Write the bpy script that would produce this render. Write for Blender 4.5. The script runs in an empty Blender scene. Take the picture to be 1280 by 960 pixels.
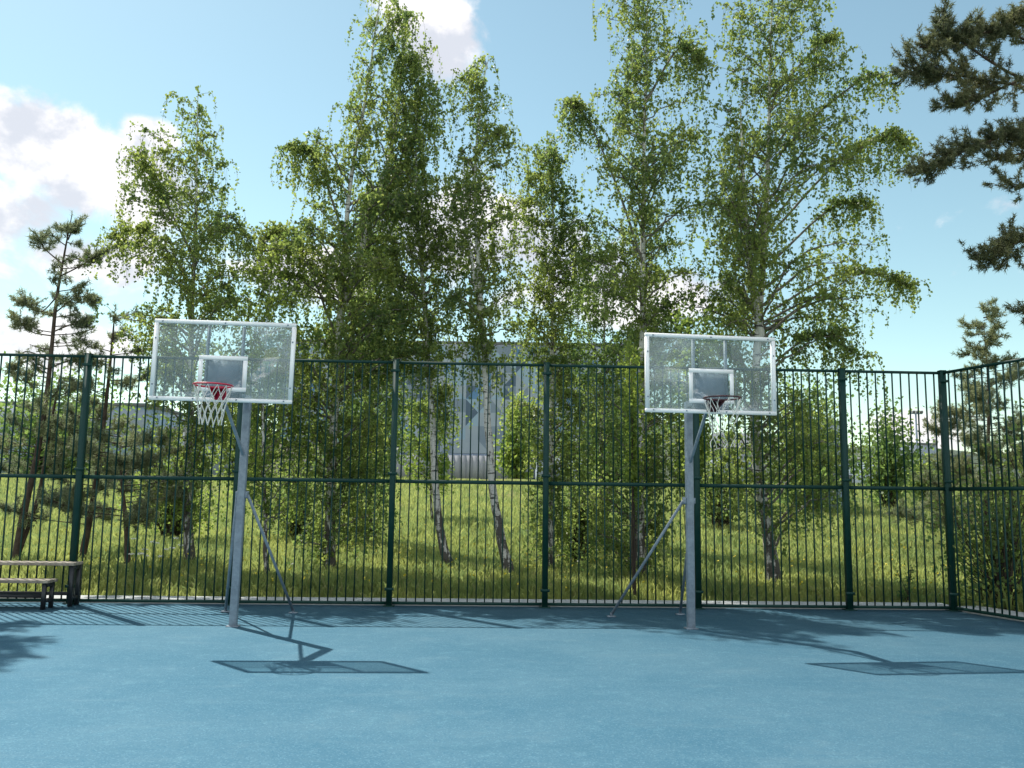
import bpy, math, random
import numpy as np
from mathutils import Vector, Matrix
R_ = math.radians
rng = np.random.default_rng(11)
random.seed(11)
scn = bpy.context.scene
COL = scn.collection

# ------------------------------------------------------------------ camera
F_PX, PITCH, ROLL, CAM_H = 1101.0, 0.1286, 0.0135, 1.745
cam = bpy.data.cameras.new('camera'); cam_o = bpy.data.objects.new('camera', cam); COL.objects.link(cam_o)
cam.sensor_width = 36; cam.lens = F_PX / 1280 * 36; cam.clip_end = 5000; cam.clip_start = 0.05
_F = Vector((0, math.cos(PITCH), math.sin(PITCH))); _U = Vector((0, -math.sin(PITCH), math.cos(PITCH))); _R = Vector((1, 0, 0))
_r2 = _R * math.cos(ROLL) + _U * math.sin(ROLL); _u2 = -_R * math.sin(ROLL) + _U * math.cos(ROLL)
M = Matrix((_r2, _u2, -_F)).transposed().to_4x4(); M.translation = (0, 0, CAM_H)
cam_o.matrix_world = M
scn.camera = cam_o

# ------------------------------------------------------------------ world, sun, exposure
SUN_DIR = Vector((0.513, -0.551, -1.0)).normalized()          # the way the light travels
SUN_EL = math.asin(-SUN_DIR.z); SUN_AZ = math.atan2(-SUN_DIR.x, -SUN_DIR.y)
sun = bpy.data.lights.new('sun', 'SUN'); sun.energy = 4.1; sun.angle = R_(0.53); sun.color = (1.0, 0.95, 0.86)
sun_o = bpy.data.objects.new('sun', sun); COL.objects.link(sun_o)
sun_o.rotation_euler = SUN_DIR.to_track_quat('-Z', 'Y').to_euler(); sun_o.location = (-10, 12, 30)

SKY_STRENGTH = 0.145
w = bpy.data.worlds.new('World'); scn.world = w; w.use_nodes = True
nt = w.node_tree; nt.nodes.clear()
def N(t, kind, **kw):
    n = t.nodes.new(kind)
    for k, v in kw.items():
        if k == 'ins':
            for i, val in v.items():
                if hasattr(val, 'bl_rna') and isinstance(val, bpy.types.NodeSocket): t.links.new(val, n.inputs[i])
                else: n.inputs[i].default_value = val
        else: setattr(n, k, v)
    return n
def MA(t, op, a, b=None, c=None, clamp=False):
    n = t.nodes.new('ShaderNodeMath'); n.operation = op; n.use_clamp = clamp
    for i, v in enumerate((a, b, c)):
        if v is None: continue
        if isinstance(v, bpy.types.NodeSocket): t.links.new(v, n.inputs[i])
        else: n.inputs[i].default_value = v
    return n.outputs[0]
def MIXC(t, fac, a, b, mode='MIX'):
    n = t.nodes.new('ShaderNodeMix'); n.data_type = 'RGBA'; n.blend_type = mode
    for i, v in ((0, fac), (6, a), (7, b)):
        if isinstance(v, bpy.types.NodeSocket): t.links.new(v, n.inputs[i])
        else: n.inputs[i].default_value = v if i == 0 else (tuple(v) + (1,) if len(v) == 3 else v)
    return n.outputs[2]
def MAPR(t, v, a, b, c=0.0, d=1.0, smooth=True):
    n = t.nodes.new('ShaderNodeMapRange'); n.interpolation_type = 'SMOOTHSTEP' if smooth else 'LINEAR'
    t.links.new(v, n.inputs[0])
    for i, x in enumerate((a, b, c, d)): n.inputs[i + 1].default_value = x
    return n.outputs[0]
sky = N(nt, 'ShaderNodeTexSky', sky_type='NISHITA', sun_disc=False, sun_elevation=SUN_EL, sun_rotation=SUN_AZ, altitude=200, air_density=1.0, dust_density=0.35, ozone_density=1.0)
tc = N(nt, 'ShaderNodeTexCoord'); sp = N(nt, 'ShaderNodeSeparateXYZ', ins={0: tc.outputs['Generated']})
az = MA(nt, 'ARCTAN2', sp.outputs[0], sp.outputs[1]); el = MA(nt, 'ARCSINE', sp.outputs[2])
uv = N(nt, 'ShaderNodeCombineXYZ', ins={0: az, 1: MA(nt, 'MULTIPLY', el, 1.25), 2: 0.3})
n1 = N(nt, 'ShaderNodeTexNoise', ins={'Vector': uv.outputs[0], 'Scale': 8.5, 'Detail': 11.0, 'Roughness': 0.6, 'Distortion': 0.25})
n2 = N(nt, 'ShaderNodeTexNoise', ins={'Vector': uv.outputs[0], 'Scale': 11.0, 'Detail': 6.0, 'Roughness': 0.6})
def px_dir(px, py):
    X = (px - 640) / F_PX; Y = (py - 480) / F_PX
    d = _F + _r2 * X - _u2 * Y; d.normalize()
    return math.atan2(d.x, d.y), math.asin(d.z)
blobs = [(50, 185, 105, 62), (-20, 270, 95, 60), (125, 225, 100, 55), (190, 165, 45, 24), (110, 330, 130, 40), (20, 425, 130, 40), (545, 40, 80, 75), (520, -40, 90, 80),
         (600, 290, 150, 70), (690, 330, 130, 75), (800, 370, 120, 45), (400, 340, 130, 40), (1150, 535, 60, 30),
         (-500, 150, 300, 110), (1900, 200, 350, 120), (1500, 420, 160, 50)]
mask = None
for bx, by, sx, sy in blobs:
    a0, e0 = px_dir(bx, by); sa, se = sx / F_PX, sy / F_PX
    dx = MA(nt, 'DIVIDE', MA(nt, 'SUBTRACT', az, a0), sa); dy = MA(nt, 'DIVIDE', MA(nt, 'SUBTRACT', el, e0), se)
    m = MA(nt, 'SUBTRACT', 1.0, MA(nt, 'SQRT', MA(nt, 'ADD', MA(nt, 'MULTIPLY', dx, dx), MA(nt, 'MULTIPLY', dy, dy))))
    mask = m if mask is None else MA(nt, 'MAXIMUM', mask, m)
out_ = MAPR(nt, MA(nt, 'ABSOLUTE', az), 0.85, 1.25, -1.0, 0.22); mask = MA(nt, 'MAXIMUM', mask, out_)      # unseen broken cloud outside the view, added to brighten shaded faces
mm = MA(nt, 'ADD', MA(nt, 'MAXIMUM', mask, -1.0), MA(nt, 'MULTIPLY', MA(nt, 'SUBTRACT', n1.outputs[0], 0.5), 3.2))
cl = MAPR(nt, mm, 0.0, 0.55)
shade = MAPR(nt, n2.outputs[0], 0.40, 0.58)
far_ = MAPR(nt, MA(nt, 'ABSOLUTE', az), 0.9, 2.2, 1.0, 2.0)     # unseen clouds away from the sun, boosted to lift the shade
ccol = MIXC(nt, shade, (3.7, 3.8, 4.2), (5.7, 5.5, 5.5))
skyc = MIXC(nt, 1.0, sky.outputs[0], (0.92, 0.98, 0.76), 'MULTIPLY')
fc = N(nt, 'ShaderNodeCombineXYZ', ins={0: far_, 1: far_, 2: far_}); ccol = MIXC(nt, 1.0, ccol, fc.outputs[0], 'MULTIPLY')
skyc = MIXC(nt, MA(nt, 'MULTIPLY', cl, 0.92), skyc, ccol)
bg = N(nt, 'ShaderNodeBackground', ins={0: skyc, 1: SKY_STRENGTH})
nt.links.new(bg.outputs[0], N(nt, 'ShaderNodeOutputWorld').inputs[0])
scn.view_settings.view_transform = 'Standard'; scn.view_settings.look = 'None'
scn.view_settings.exposure = 0.55; scn.view_settings.gamma = 1.0; scn.view_settings.use_curve_mapping = False
scn.render.engine = 'CYCLES'
scn.cycles.max_bounces = 8; scn.cycles.transparent_max_bounces = 24; scn.cycles.diffuse_bounces = 3

# ------------------------------------------------------------------ place helpers
def at(px, py, D):
    """a pixel of the 1280x960 photograph and a distance along +Y -> a point"""
    X = (px - 640) / F_PX; Y = (py - 480) / F_PX
    d = _F + _r2 * X - _u2 * Y
    k = D / d.y
    return np.array((d.x * k, d.y * k, d.z * k + CAM_H))
def ground_at(px, py, z0=0.0):
    p = at(px, py, 1.0); k = (z0 - CAM_H) / (p[2] - CAM_H)
    return np.array((p[0] * k, k, z0))
FA = 0.0417; FY0 = 14.514; FC, FS = math.cos(FA), math.sin(FA)          # line of the back fence
S0 = -6.924
def fpt(s, off=0.0, z=0.0): return np.array((FC * s - FS * off, FY0 + FS * s + FC * off, z))
def terr(x, y):
    x = np.asarray(x, float); y = np.asarray(y, float)
    d = y - (FY0 + 0.0417 * x)
    dd = np.clip(d - 0.6, 0, None)
    z = 0.058 * np.minimum(dd, 55) + 0.004 * np.clip(dd - 55, 0, None)
    z = z + np.clip(dd / 6, 0, 1) * (0.12 * np.sin(x * 0.35 + 1.2) * np.sin(y * 0.27) + 0.05 * np.sin(x * 1.1 + y * 0.8))
    return np.where(d < 0.35, -0.035, z + 0.0 * z - 0.02)

# ------------------------------------------------------------------ materials
def mat(name, base, rough=0.6, metal=0.0, noise=None, bump=None, spec=None):
    m = bpy.data.materials.new(name); m.use_nodes = True; t = m.node_tree
    b = t.nodes['Principled BSDF']; b.inputs['Roughness'].default_value = rough; b.inputs['Metallic'].default_value = metal
    if spec is not None: b.inputs['Specular IOR Level'].default_value = spec
    b.inputs['Base Color'].default_value = tuple(base) + (1,)
    g = t.nodes.new('ShaderNodeTexCoord')
    if noise:
        sc, amt, col2 = noise
        n = N(t, 'ShaderNodeTexNoise', ins={'Vector': g.outputs['Object'], 'Scale': sc, 'Detail': 6.0, 'Roughness': 0.65})
        f = MAPR(t, n.outputs[0], 0.35, 0.68)
        t.links.new(MIXC(t, MA(t, 'MULTIPLY', f, amt), base, col2), b.inputs['Base Color'])
        t.links.new(MAPR(t, n.outputs[0], 0.3, 0.7, rough - 0.08, min(1, rough + 0.12)), b.inputs['Roughness'])
    if bump:
        sc, st = bump
        n = N(t, 'ShaderNodeTexNoise', ins={'Vector': g.outputs['Object'], 'Scale': sc, 'Detail': 4.0})
        bp = N(t, 'ShaderNodeBump', ins={'Strength': st, 'Distance': 0.01, 'Height': n.outputs[0]})
        t.links.new(bp.outputs[0], b.inputs['Normal'])
    return m

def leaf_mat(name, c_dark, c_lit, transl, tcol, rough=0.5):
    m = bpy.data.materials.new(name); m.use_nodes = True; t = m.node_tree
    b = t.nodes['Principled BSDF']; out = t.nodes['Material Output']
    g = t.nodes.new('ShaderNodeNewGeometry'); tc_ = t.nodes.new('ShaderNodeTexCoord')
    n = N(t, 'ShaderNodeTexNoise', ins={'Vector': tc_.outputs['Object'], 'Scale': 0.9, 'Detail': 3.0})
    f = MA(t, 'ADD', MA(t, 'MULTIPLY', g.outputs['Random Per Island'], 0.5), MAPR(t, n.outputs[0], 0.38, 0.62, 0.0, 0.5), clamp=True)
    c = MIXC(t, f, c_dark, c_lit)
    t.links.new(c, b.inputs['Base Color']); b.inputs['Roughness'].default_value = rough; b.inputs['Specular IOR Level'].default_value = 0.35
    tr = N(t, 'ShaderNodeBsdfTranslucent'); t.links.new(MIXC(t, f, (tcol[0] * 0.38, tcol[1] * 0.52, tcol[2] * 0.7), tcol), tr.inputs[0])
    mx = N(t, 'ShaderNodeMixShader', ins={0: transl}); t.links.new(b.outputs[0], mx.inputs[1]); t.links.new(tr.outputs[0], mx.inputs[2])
    t.links.new(mx.outputs[0], out.inputs[0])
    return m

MT = {}
MT['green'] = mat('dark_green_paint', (0.004, 0.034, 0.028), 0.5, 0, (9, 0.6, (0.010, 0.048, 0.040)), None, 0.25)
MT['grey_paint'] = mat('grey_blue_paint', (0.22, 0.27, 0.32), 0.42, 0, (11, 0.9, (0.14, 0.175, 0.215)), (60, 0.05))
MT['white'] = mat('white_paint', (0.93, 0.93, 0.93), 0.45, 0, (5, 0.25, (0.83, 0.84, 0.85)))
MT['plate'] = mat('grey_steel', (0.20, 0.25, 0.31), 0.5, 0, (3, 0.5, (0.16, 0.2, 0.25)))
MT['rim'] = mat('red_rim_paint', (0.52, 0.012, 0.05), 0.35, 0, (20, 0.4, (0.38, 0.01, 0.03)))
MT['rim_dark'] = mat('shaded_red_paint', (0.075, 0.009, 0.013), 0.4, 0, (25, 0.8, (0.018, 0.009, 0.013)))  # the right rim's shade is put into this dark red
MT['net'] = mat('net_cord', (0.72, 0.72, 0.68), 0.8, 0, (30, 0.5, (0.5, 0.5, 0.45)))
MT['zinc'] = mat('zinc_bolt', (0.4, 0.42, 0.44), 0.4, 0.6)
MT['wood'] = mat('weathered_plank', (0.32, 0.28, 0.22), 0.75, 0, (9, 0.9, (0.15, 0.125, 0.10)), (25, 0.4))
MT['black'] = mat('black_steel', (0.012, 0.015, 0.018), 0.45)
MT['kerb'] = mat('concrete_kerb', (0.48, 0.50, 0.50), 0.85, 0, (8, 0.6, (0.34, 0.35, 0.34)), (80, 0.4))

def court_mat():
    m = bpy.data.materials.new('blue_rubber'); m.use_nodes = True; t = m.node_tree; b = t.nodes['Principled BSDF']
    g = t.nodes.new('ShaderNodeTexCoord'); P = g.outputs['Object']
    big = N(t, 'ShaderNodeTexNoise', ins={'Vector': P, 'Scale': 0.55, 'Detail': 5.0, 'Roughness': 0.6})
    mid = N(t, 'ShaderNodeTexNoise', ins={'Vector': P, 'Scale': 5.0, 'Detail': 6.0, 'Roughness': 0.7})
    gr = N(t, 'ShaderNodeTexVoronoi', ins={'Vector': P, 'Scale': 95.0})
    c = MIXC(t, MAPR(t, big.outputs[0], 0.35, 0.65), (0.066, 0.166, 0.238), (0.088, 0.192, 0.262))
    c = MIXC(t, MAPR(t, mid.outputs[0], 0.5, 0.75, 0, 0.5), c, (0.13, 0.27, 0.34))
    sep = N(t, 'ShaderNodeSeparateColor', ins={0: gr.outputs['Color']})
    c = MIXC(t, MAPR(t, sep.outputs[0], 0.76, 0.97, 0, 0.4), c, (0.18, 0.33, 0.41))
    c = MIXC(t, MAPR(t, sep.outputs[1], 0.75, 0.97, 0, 0.45), c, (0.03, 0.13, 0.22))
    # pale scuffs
    v2 = N(t, 'ShaderNodeTexNoise', ins={'Vector': P, 'Scale': 9.0, 'Detail': 5.0, 'Roughness': 0.7})
    c = MIXC(t, MAPR(t, v2.outputs[0], 0.64, 0.72, 0, 0.35), c, (0.26, 0.36, 0.42))
    st = N(t, 'ShaderNodeTexNoise', ins={'Vector': N(t, 'ShaderNodeMapping', ins={0: P, 3: (0.5, 1.6, 1.0)}).outputs[0], 'Scale': 1.5, 'Detail': 8.0, 'Roughness': 0.72, 'Distortion': 0.6})
    c = MIXC(t, MAPR(t, st.outputs[0], 0.53, 0.68, 0, 0.28), c, (0.045, 0.135, 0.20))
    c = MIXC(t, MAPR(t, st.outputs[0], 0.46, 0.34, 0, 0.22), c, (0.15, 0.25, 0.30))
    t.links.new(c, b.inputs['Base Color']); b.inputs['Roughness'].default_value = 0.9; b.inputs['Specular IOR Level'].default_value = 0.08
    bp = N(t, 'ShaderNodeBump', ins={'Strength': 0.35, 'Distance': 0.004, 'Height': gr.outputs['Distance']})
    t.links.new(bp.outputs[0], b.inputs['Normal'])
    return m
MT['court'] = court_mat()

def ground_mat():
    m = bpy.data.materials.new('meadow_soil'); m.use_nodes = True; t = m.node_tree; b = t.nodes['Principled BSDF']
    g = t.nodes.new('ShaderNodeTexCoord'); P = g.outputs['Object']
    a = N(t, 'ShaderNodeTexNoise', ins={'Vector': P, 'Scale': 0.25, 'Detail': 8.0, 'Roughness': 0.7})
    d = N(t, 'ShaderNodeTexNoise', ins={'Vector': P, 'Scale': 6.0, 'Detail': 8.0, 'Roughness': 0.75})
    c = MIXC(t, MAPR(t, a.outputs[0], 0.35, 0.65), (0.15, 0.19, 0.055), (0.24, 0.25, 0.08))
    c = MIXC(t, MAPR(t, d.outputs[0], 0.4, 0.7, 0, 0.7), c, (0.10, 0.13, 0.035))
    s2 = N(t, 'ShaderNodeTexNoise', ins={'Vector': P, 'Scale': 0.13, 'Detail': 4.0})
    c = MIXC(t, MAPR(t, s2.outputs[0], 0.6, 0.72, 0, 0.6), c, (0.2, 0.165, 0.085))
    t.links.new(c, b.inputs['Base Color']); b.inputs['Roughness'].default_value = 0.95; b.inputs['Specular IOR Level'].default_value = 0.1
    bp = N(t, 'ShaderNodeBump', ins={'Strength': 0.8, 'Distance': 0.08, 'Height': d.outputs[0]})
    t.links.new(bp.outputs[0], b.inputs['Normal'])
    return m
MT['ground'] = ground_mat()

def bark_birch():
    m = bpy.data.materials.new('birch_bark'); m.use_nodes = True; t = m.node_tree; b = t.nodes['Principled BSDF']
    g = t.nodes.new('ShaderNodeTexCoord'); P = g.outputs['Object']
    mp = N(t, 'ShaderNodeMapping', ins={0: P, 3: (3.0, 3.0, 16.0)})
    a = N(t, 'ShaderNodeTexNoise', ins={'Vector': mp.outputs[0], 'Scale': 1.3, 'Detail': 5.0, 'Roughness': 0.65})
    mp2 = N(t, 'ShaderNodeMapping', ins={0: P, 3: (9.0, 9.0, 2.6)})
    d = N(t, 'ShaderNodeTexNoise', ins={'Vector': mp2.outputs[0], 'Scale': 1.0, 'Detail': 6.0, 'Roughness': 0.7})
    z = N(t, 'ShaderNodeSeparateXYZ', ins={0: P}).outputs[2]
    low = MAPR(t, z, 0.0, 4.0, 0.15, -0.10, False)
    c = MIXC(t, MAPR(t, d.outputs[0], 0.3, 0.7), (0.50, 0.49, 0.46), (0.66, 0.64, 0.60))
    c = MIXC(t, MAPR(t, a.outputs[0], 0.55, 0.61, 0, 0.93), c, (0.035, 0.03, 0.028))
    c = MIXC(t, MAPR(t, MA(t, 'ADD', d.outputs[0], low), 0.53, 0.60, 0, 0.95), c, (0.045, 0.038, 0.033))
    t.links.new(c, b.inputs['Base Color']); b.inputs['Roughness'].default_value = 0.8
    bp = N(t, 'ShaderNodeBump', ins={'Strength': 0.6, 'Distance': 0.02, 'Height': d.outputs[0]})
    t.links.new(bp.outputs[0], b.inputs['Normal'])
    return m
MT['birch'] = bark_birch()
MT['twig'] = mat('birch_twig', (0.05, 0.036, 0.028), 0.8)
MT['limb'] = mat('pale_limb', (0.22, 0.20, 0.17), 0.8, 0, (8, 0.8, (0.06, 0.05, 0.04)))
MT['pine_bark'] = mat('pine_bark', (0.09, 0.062, 0.045), 0.9, 0, (7, 0.8, (0.035, 0.026, 0.02)), (14, 0.9))
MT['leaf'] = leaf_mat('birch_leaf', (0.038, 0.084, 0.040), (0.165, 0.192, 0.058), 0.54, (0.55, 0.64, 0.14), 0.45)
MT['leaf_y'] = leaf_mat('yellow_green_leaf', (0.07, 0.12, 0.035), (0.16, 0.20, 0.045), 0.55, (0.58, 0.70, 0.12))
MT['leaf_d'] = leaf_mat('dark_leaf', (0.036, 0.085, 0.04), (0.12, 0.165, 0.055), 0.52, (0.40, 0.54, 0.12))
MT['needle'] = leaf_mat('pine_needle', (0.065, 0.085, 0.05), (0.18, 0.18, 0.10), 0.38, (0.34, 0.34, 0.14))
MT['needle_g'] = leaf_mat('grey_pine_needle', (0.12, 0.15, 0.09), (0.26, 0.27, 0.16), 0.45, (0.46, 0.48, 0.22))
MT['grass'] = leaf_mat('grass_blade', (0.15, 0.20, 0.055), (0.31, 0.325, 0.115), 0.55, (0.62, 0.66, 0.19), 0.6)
t_ = MT['grass'].node_tree; pb = t_.nodes['Principled BSDF']; gi = [n for n in t_.nodes if n.type == 'NEW_GEOMETRY'][0]
straw = MAPR(t_, MA(t_, 'FRACT', MA(t_, 'MULTIPLY', gi.outputs['Random Per Island'], 17.0)), 0.84, 0.90, 0, 0.85)
old = pb.inputs['Base Color'].links[0].from_socket; t_.links.new(MIXC(t_, straw, old, (0.40, 0.33, 0.17)), pb.inputs['Base Color'])
MT['petal'] = mat('white_petal', (0.78, 0.78, 0.72), 0.7)
MT['petal_y'] = mat('yellow_petal', (0.62, 0.5, 0.03), 0.7)

def glass_mat():
    m = bpy.data.materials.new('acrylic_sheet'); m.use_nodes = True; t = m.node_tree; out = t.nodes['Material Output']
    t.nodes.remove(t.nodes['Principled BSDF'])
    g = t.nodes.new('ShaderNodeTexCoord')
    n = N(t, 'ShaderNodeTexNoise', ins={'Vector': g.outputs['Object'], 'Scale': 3.0, 'Detail': 6.0})
    tr = N(t, 'ShaderNodeBsdfTransparent', ins={0: (0.93, 0.965, 0.97, 1)})
    df = N(t, 'ShaderNodeBsdfDiffuse', ins={0: (0.62, 0.74, 0.80, 1)}); tl = N(t, 'ShaderNodeBsdfTranslucent', ins={0: (0.62, 0.76, 0.82, 1)})
    mv = N(t, 'ShaderNodeMixShader', ins={0: 0.4, 1: df.outputs[0], 2: tl.outputs[0]})
    m1 = N(t, 'ShaderNodeMixShader', ins={0: MAPR(t, n.outputs[0], 0.3, 0.7, 0.10, 0.14), 1: tr.outputs[0], 2: mv.outputs[0]})
    gl = N(t, 'ShaderNodeBsdfGlossy', ins={1: 0.03})
    fr = N(t, 'ShaderNodeFresnel', ins={0: 1.45})
    m2 = N(t, 'ShaderNodeMixShader', ins={0: MA(t, 'MULTIPLY', fr.outputs[0], 0.35), 1: m1.outputs[0], 2: gl.outputs[0]})
    t.links.new(m2.outputs[0], out.inputs[0])
    return m
MT['glass'] = glass_mat()

# ------------------------------------------------------------------ mesh helpers
def np_mesh(name, V, F):
    V = np.asarray(V, np.float32); F = np.asarray(F, np.int32)
    me = bpy.data.meshes.new(name); n, k = F.shape
    me.vertices.add(len(V)); me.vertices.foreach_set('co', V.ravel())
    me.loops.add(n * k); me.loops.foreach_set('vertex_index', F.ravel())
    me.polygons.add(n); me.polygons.foreach_set('loop_start', np.arange(0, n * k, k, dtype=np.int32))
    me.polygons.foreach_set('loop_total', np.full(n, k, np.int32))
    me.update(calc_edges=True)
    return me
def link(name, me, m, parent=None, loc=(0, 0, 0), smooth=False):
    o = bpy.data.objects.new(name, me); COL.objects.link(o)
    if m is not None and len(me.materials) == 0: me.materials.append(m)
    if parent is not None: o.parent = parent
    o.location = loc
    if smooth: me.polygons.foreach_set('use_smooth', np.ones(len(me.polygons), bool))
    return o
def tag(o, label=None, cat=None, group=None, kind=None):
    if label: o['label'] = label
    if cat: o['category'] = cat
    if group: o['group'] = group
    if kind: o['kind'] = kind
    return o
def thing(name, label, cat, loc=(0, 0, 0), rz=0.0, group=None):
    o = bpy.data.objects.new(name, None); COL.objects.link(o); o.location = loc; o.rotation_euler = (0, 0, rz); o.empty_display_size = 0.3
    return tag(o, label, cat, group)
BOXF = np.array([(0, 3, 2, 1), (4, 5, 6, 7), (0, 1, 5, 4), (1, 2, 6, 5), (2, 3, 7, 6), (3, 0, 4, 7)])
class MB:
    """collects boxes, bars and tubes into one quad mesh"""
    def __init__(s): s.V = []; s.F = []; s.n = 0; s.sm = []
    def add(s, V, F):
        V = np.asarray(V, float); F = np.asarray(F, int); s.V.append(V); s.F.append(F + s.n); s.n += len(V)
    def box(s, x0, x1, y0, y1, z0, z1):
        s.add([(x0, y0, z0), (x1, y0, z0), (x1, y1, z0), (x0, y1, z0), (x0, y0, z1), (x1, y0, z1), (x1, y1, z1), (x0, y1, z1)], BOXF)
    def bar(s, a, b, wid, hei, up=(0, 0, 1)):
        a = np.array(a, float); b = np.array(b, float); t = b - a; t /= np.linalg.norm(t); up = np.array(up, float)
        sd = np.cross(t, up)
        if np.linalg.norm(sd) < 1e-4: sd = np.cross(t, (1, 0, 0))
        sd /= np.linalg.norm(sd); u = np.cross(sd, t); sd = sd * wid / 2; u = u * hei / 2
        s.add([a - sd - u, a + sd - u, a + sd + u, a - sd + u, b - sd - u, b + sd - u, b + sd + u, b - sd + u], BOXF)
    def tube(s, P, r, k=6, cap=True):
        P = np.asarray(P, float); n = len(P); r = np.broadcast_to(np.asarray(r, float), (n,))
        T = np.gradient(P, axis=0); T /= np.linalg.norm(T, axis=1, keepdims=True) + 1e-9
        ref = np.array((0.93, 0.31, 0.2)) if abs(T[:, 2]).mean() > 0.7 else np.array((0.11, 0.13, 0.98))
        A = np.cross(T, ref); A /= np.linalg.norm(A, axis=1, keepdims=True) + 1e-9; B = np.cross(T, A)
        an = np.arange(k) * 2 * math.pi / k
        V = P[:, None] + r[:, None, None] * (np.cos(an)[None, :, None] * A[:, None] + np.sin(an)[None, :, None] * B[:, None])
        i = np.arange(n - 1)[:, None] * k; j = np.arange(k)[None]; j2 = (j + 1) % k
        F = np.stack((i + j, i + j2, i + k + j2, i + k + j), -1).reshape(-1, 4)
        V = V.reshape(-1, 3)
        if cap and k == 4: F = np.vstack((F, [(3, 2, 1, 0)], [((n - 1) * k + q) for q in (0, 1, 2, 3)]))
        elif cap and k > 4:
            c0 = len(V); V = np.vstack((V, P[0], P[-1])); e = (n - 1) * k
            for q in range(0, k, 2):
                F = np.vstack((F, [(c0, (q + 2) % k, q + 1, q), (c0 + 1, e + q, e + q + 1, e + (q + 2) % k)]))
        s.add(V, F)
    def lathe_ring(s, c, R, r, k=36, kk=10):
        a = np.linspace(0, 2 * math.pi, k, endpoint=False); P = np.stack((c[0] + R * np.cos(a), c[1] + R * np.sin(a), np.full(k, c[2])), 1)
        b = np.arange(kk) * 2 * math.pi / kk
        V = np.zeros((k, kk, 3)); V[..., 0] = c[0] + (R + r * np.cos(b))[None] * np.cos(a)[:, None]; V[..., 1] = c[1] + (R + r * np.cos(b))[None] * np.sin(a)[:, None]; V[..., 2] = c[2] + r * np.sin(b)[None]
        i = np.arange(k)[:, None]; j = np.arange(kk)[None]; i2 = (i + 1) % k; j2 = (j + 1) % kk
        s.add(V.reshape(-1, 3), np.stack((i * kk + j, i2 * kk + j, i2 * kk + j2, i * kk + j2), -1).reshape(-1, 4))
    def mesh(s, name): return np_mesh(name, np.vstack(s.V), np.vstack(s.F))
    def build(s, name, m, parent=None, smooth=False, bevel=0.0, loc=(0, 0, 0)):
        o = link(name, s.mesh(name), m, parent, loc, smooth)
        if bevel:
            b = o.modifiers.new('bevel', 'BEVEL'); b.width = bevel; b.segments = 2; b.limit_method = 'ANGLE'
        return o

# ================================================================== SETTING
CORN_S = S0 + 14.235
cornP = fpt(CORN_S)
side_pt = ground_at(1280, 778)
sd = side_pt - cornP; sd[2] = 0; sd /= np.linalg.norm(sd)                       # the way the side fence runs
def spt(s, off=0.0, z=0.0): return np.array((cornP[0] + sd[0] * s - sd[1] * off, cornP[1] + sd[1] * s + sd[0] * off, z))
print('side dir', sd, 'corner', cornP)
LEFT_S = -17.0
# terrain, one sheet reaching the horizon
gx = np.concatenate((np.linspace(-900, -60, 15), np.linspace(-56, 56, 113), np.linspace(60, 900, 15)))
gy = np.concatenate((np.linspace(-300, 8, 20), np.arange(9, 80, 0.8), np.linspace(82, 1500, 30)))
X, Y = np.meshgrid(gx, gy); Z = terr(X, Y)
# to the right of the side fence the ground is level with the meadow's foot
V = np.stack((X, Y, Z), -1).reshape(-1, 3); nx = len(gx); ii = np.arange(len(gy) - 1)[:, None] * nx; jj = np.arange(nx - 1)[None]
F = np.stack((ii + jj, ii + jj + 1, ii + jj + 1 + nx, ii + jj + nx), -1).reshape(-1, 4)
g = link('ground', np_mesh('ground', V, F), MT['ground'], smooth=True); tag(g, 'grassy meadow ground rising gently behind the court', None, None, 'structure')
# the blue court
a, b_, c_, d_ = fpt(LEFT_S, 0.10), fpt(CORN_S, 0.10), spt(26, 0.10), np.array((-17.0, -12.0, 0))
cm = MB(); P = [d_, c_, b_, a]
cm.add([(p[0], p[1], 0.0) for p in P] + [(p[0], p[1], -0.06) for p in P], [(0, 1, 2, 3), (0, 4, 5, 1), (1, 5, 6, 2), (2, 6, 7, 3), (3, 7, 4, 0)])
court = cm.build('court_surface', MT['court']); tag(court, 'pale blue rubber sports court surface', None, None, 'structure')
# kerb behind the fence
kb = MB(); kb.bar(fpt(LEFT_S, 0.36, 0.0), fpt(CORN_S + 0.10, 0.36, 0.0), 0.48, 0.13)
kb.bar(spt(-0.1, 0.36, 0.0), spt(26, 0.36, 0.0), 0.48, 0.128)
tag(kb.build('kerb', MT['kerb'], bevel=0.012), 'pale concrete kerb along the outside of the fence', None, None, 'structure')

# ================================================================== FENCES
H = 3.98; BAY = 2.5; PITCHB = BAY / 18
bay_mesh_cache = {}
def bay_meshes(L):
    n = int(round(L / PITCHB)); b = MB()
    for i in range(1, n): x = i * L / n; j0, j1, jm = rng.normal(size=3) * 0.0035; b.bar((x + j0, 0, 0.05), (x + jm, 0, H / 2), 0.0195, 0.0195, (0, 1, 0)); b.bar((x + jm, 0, H / 2 + .0005), (x + j1, 0, H - 0.03), 0.0195, 0.0195, (0, 1, 0))
    bars = b.mesh('bars')
    rails = []
    for z0, z1, d in ((H - 0.055, H - 0.012, 0.02), (H / 2 - 0.03, H / 2 + 0.03, 0.022), (0.03, 0.075, 0.019)):
        r = MB(); r.box(0.051, L - 0.051, -d, d, z0, z1); rails.append(r.mesh('rail'))
    return bars, rails
pm = MB(); pm.box(-0.045, 0.045, -0.05, 0.05, -0.02, H); post_mesh = pm.mesh('post')
cm = MB(); cm.box(-0.054, 0.054, -0.054, 0.054, H, H + 0.012); cap_mesh = cm.mesh('post_cap')
fm = MB(); fm.box(-0.09, 0.09, -0.09, 0.09, 0.0, 0.012); flange_mesh = fm.mesh('base_flange')
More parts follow.
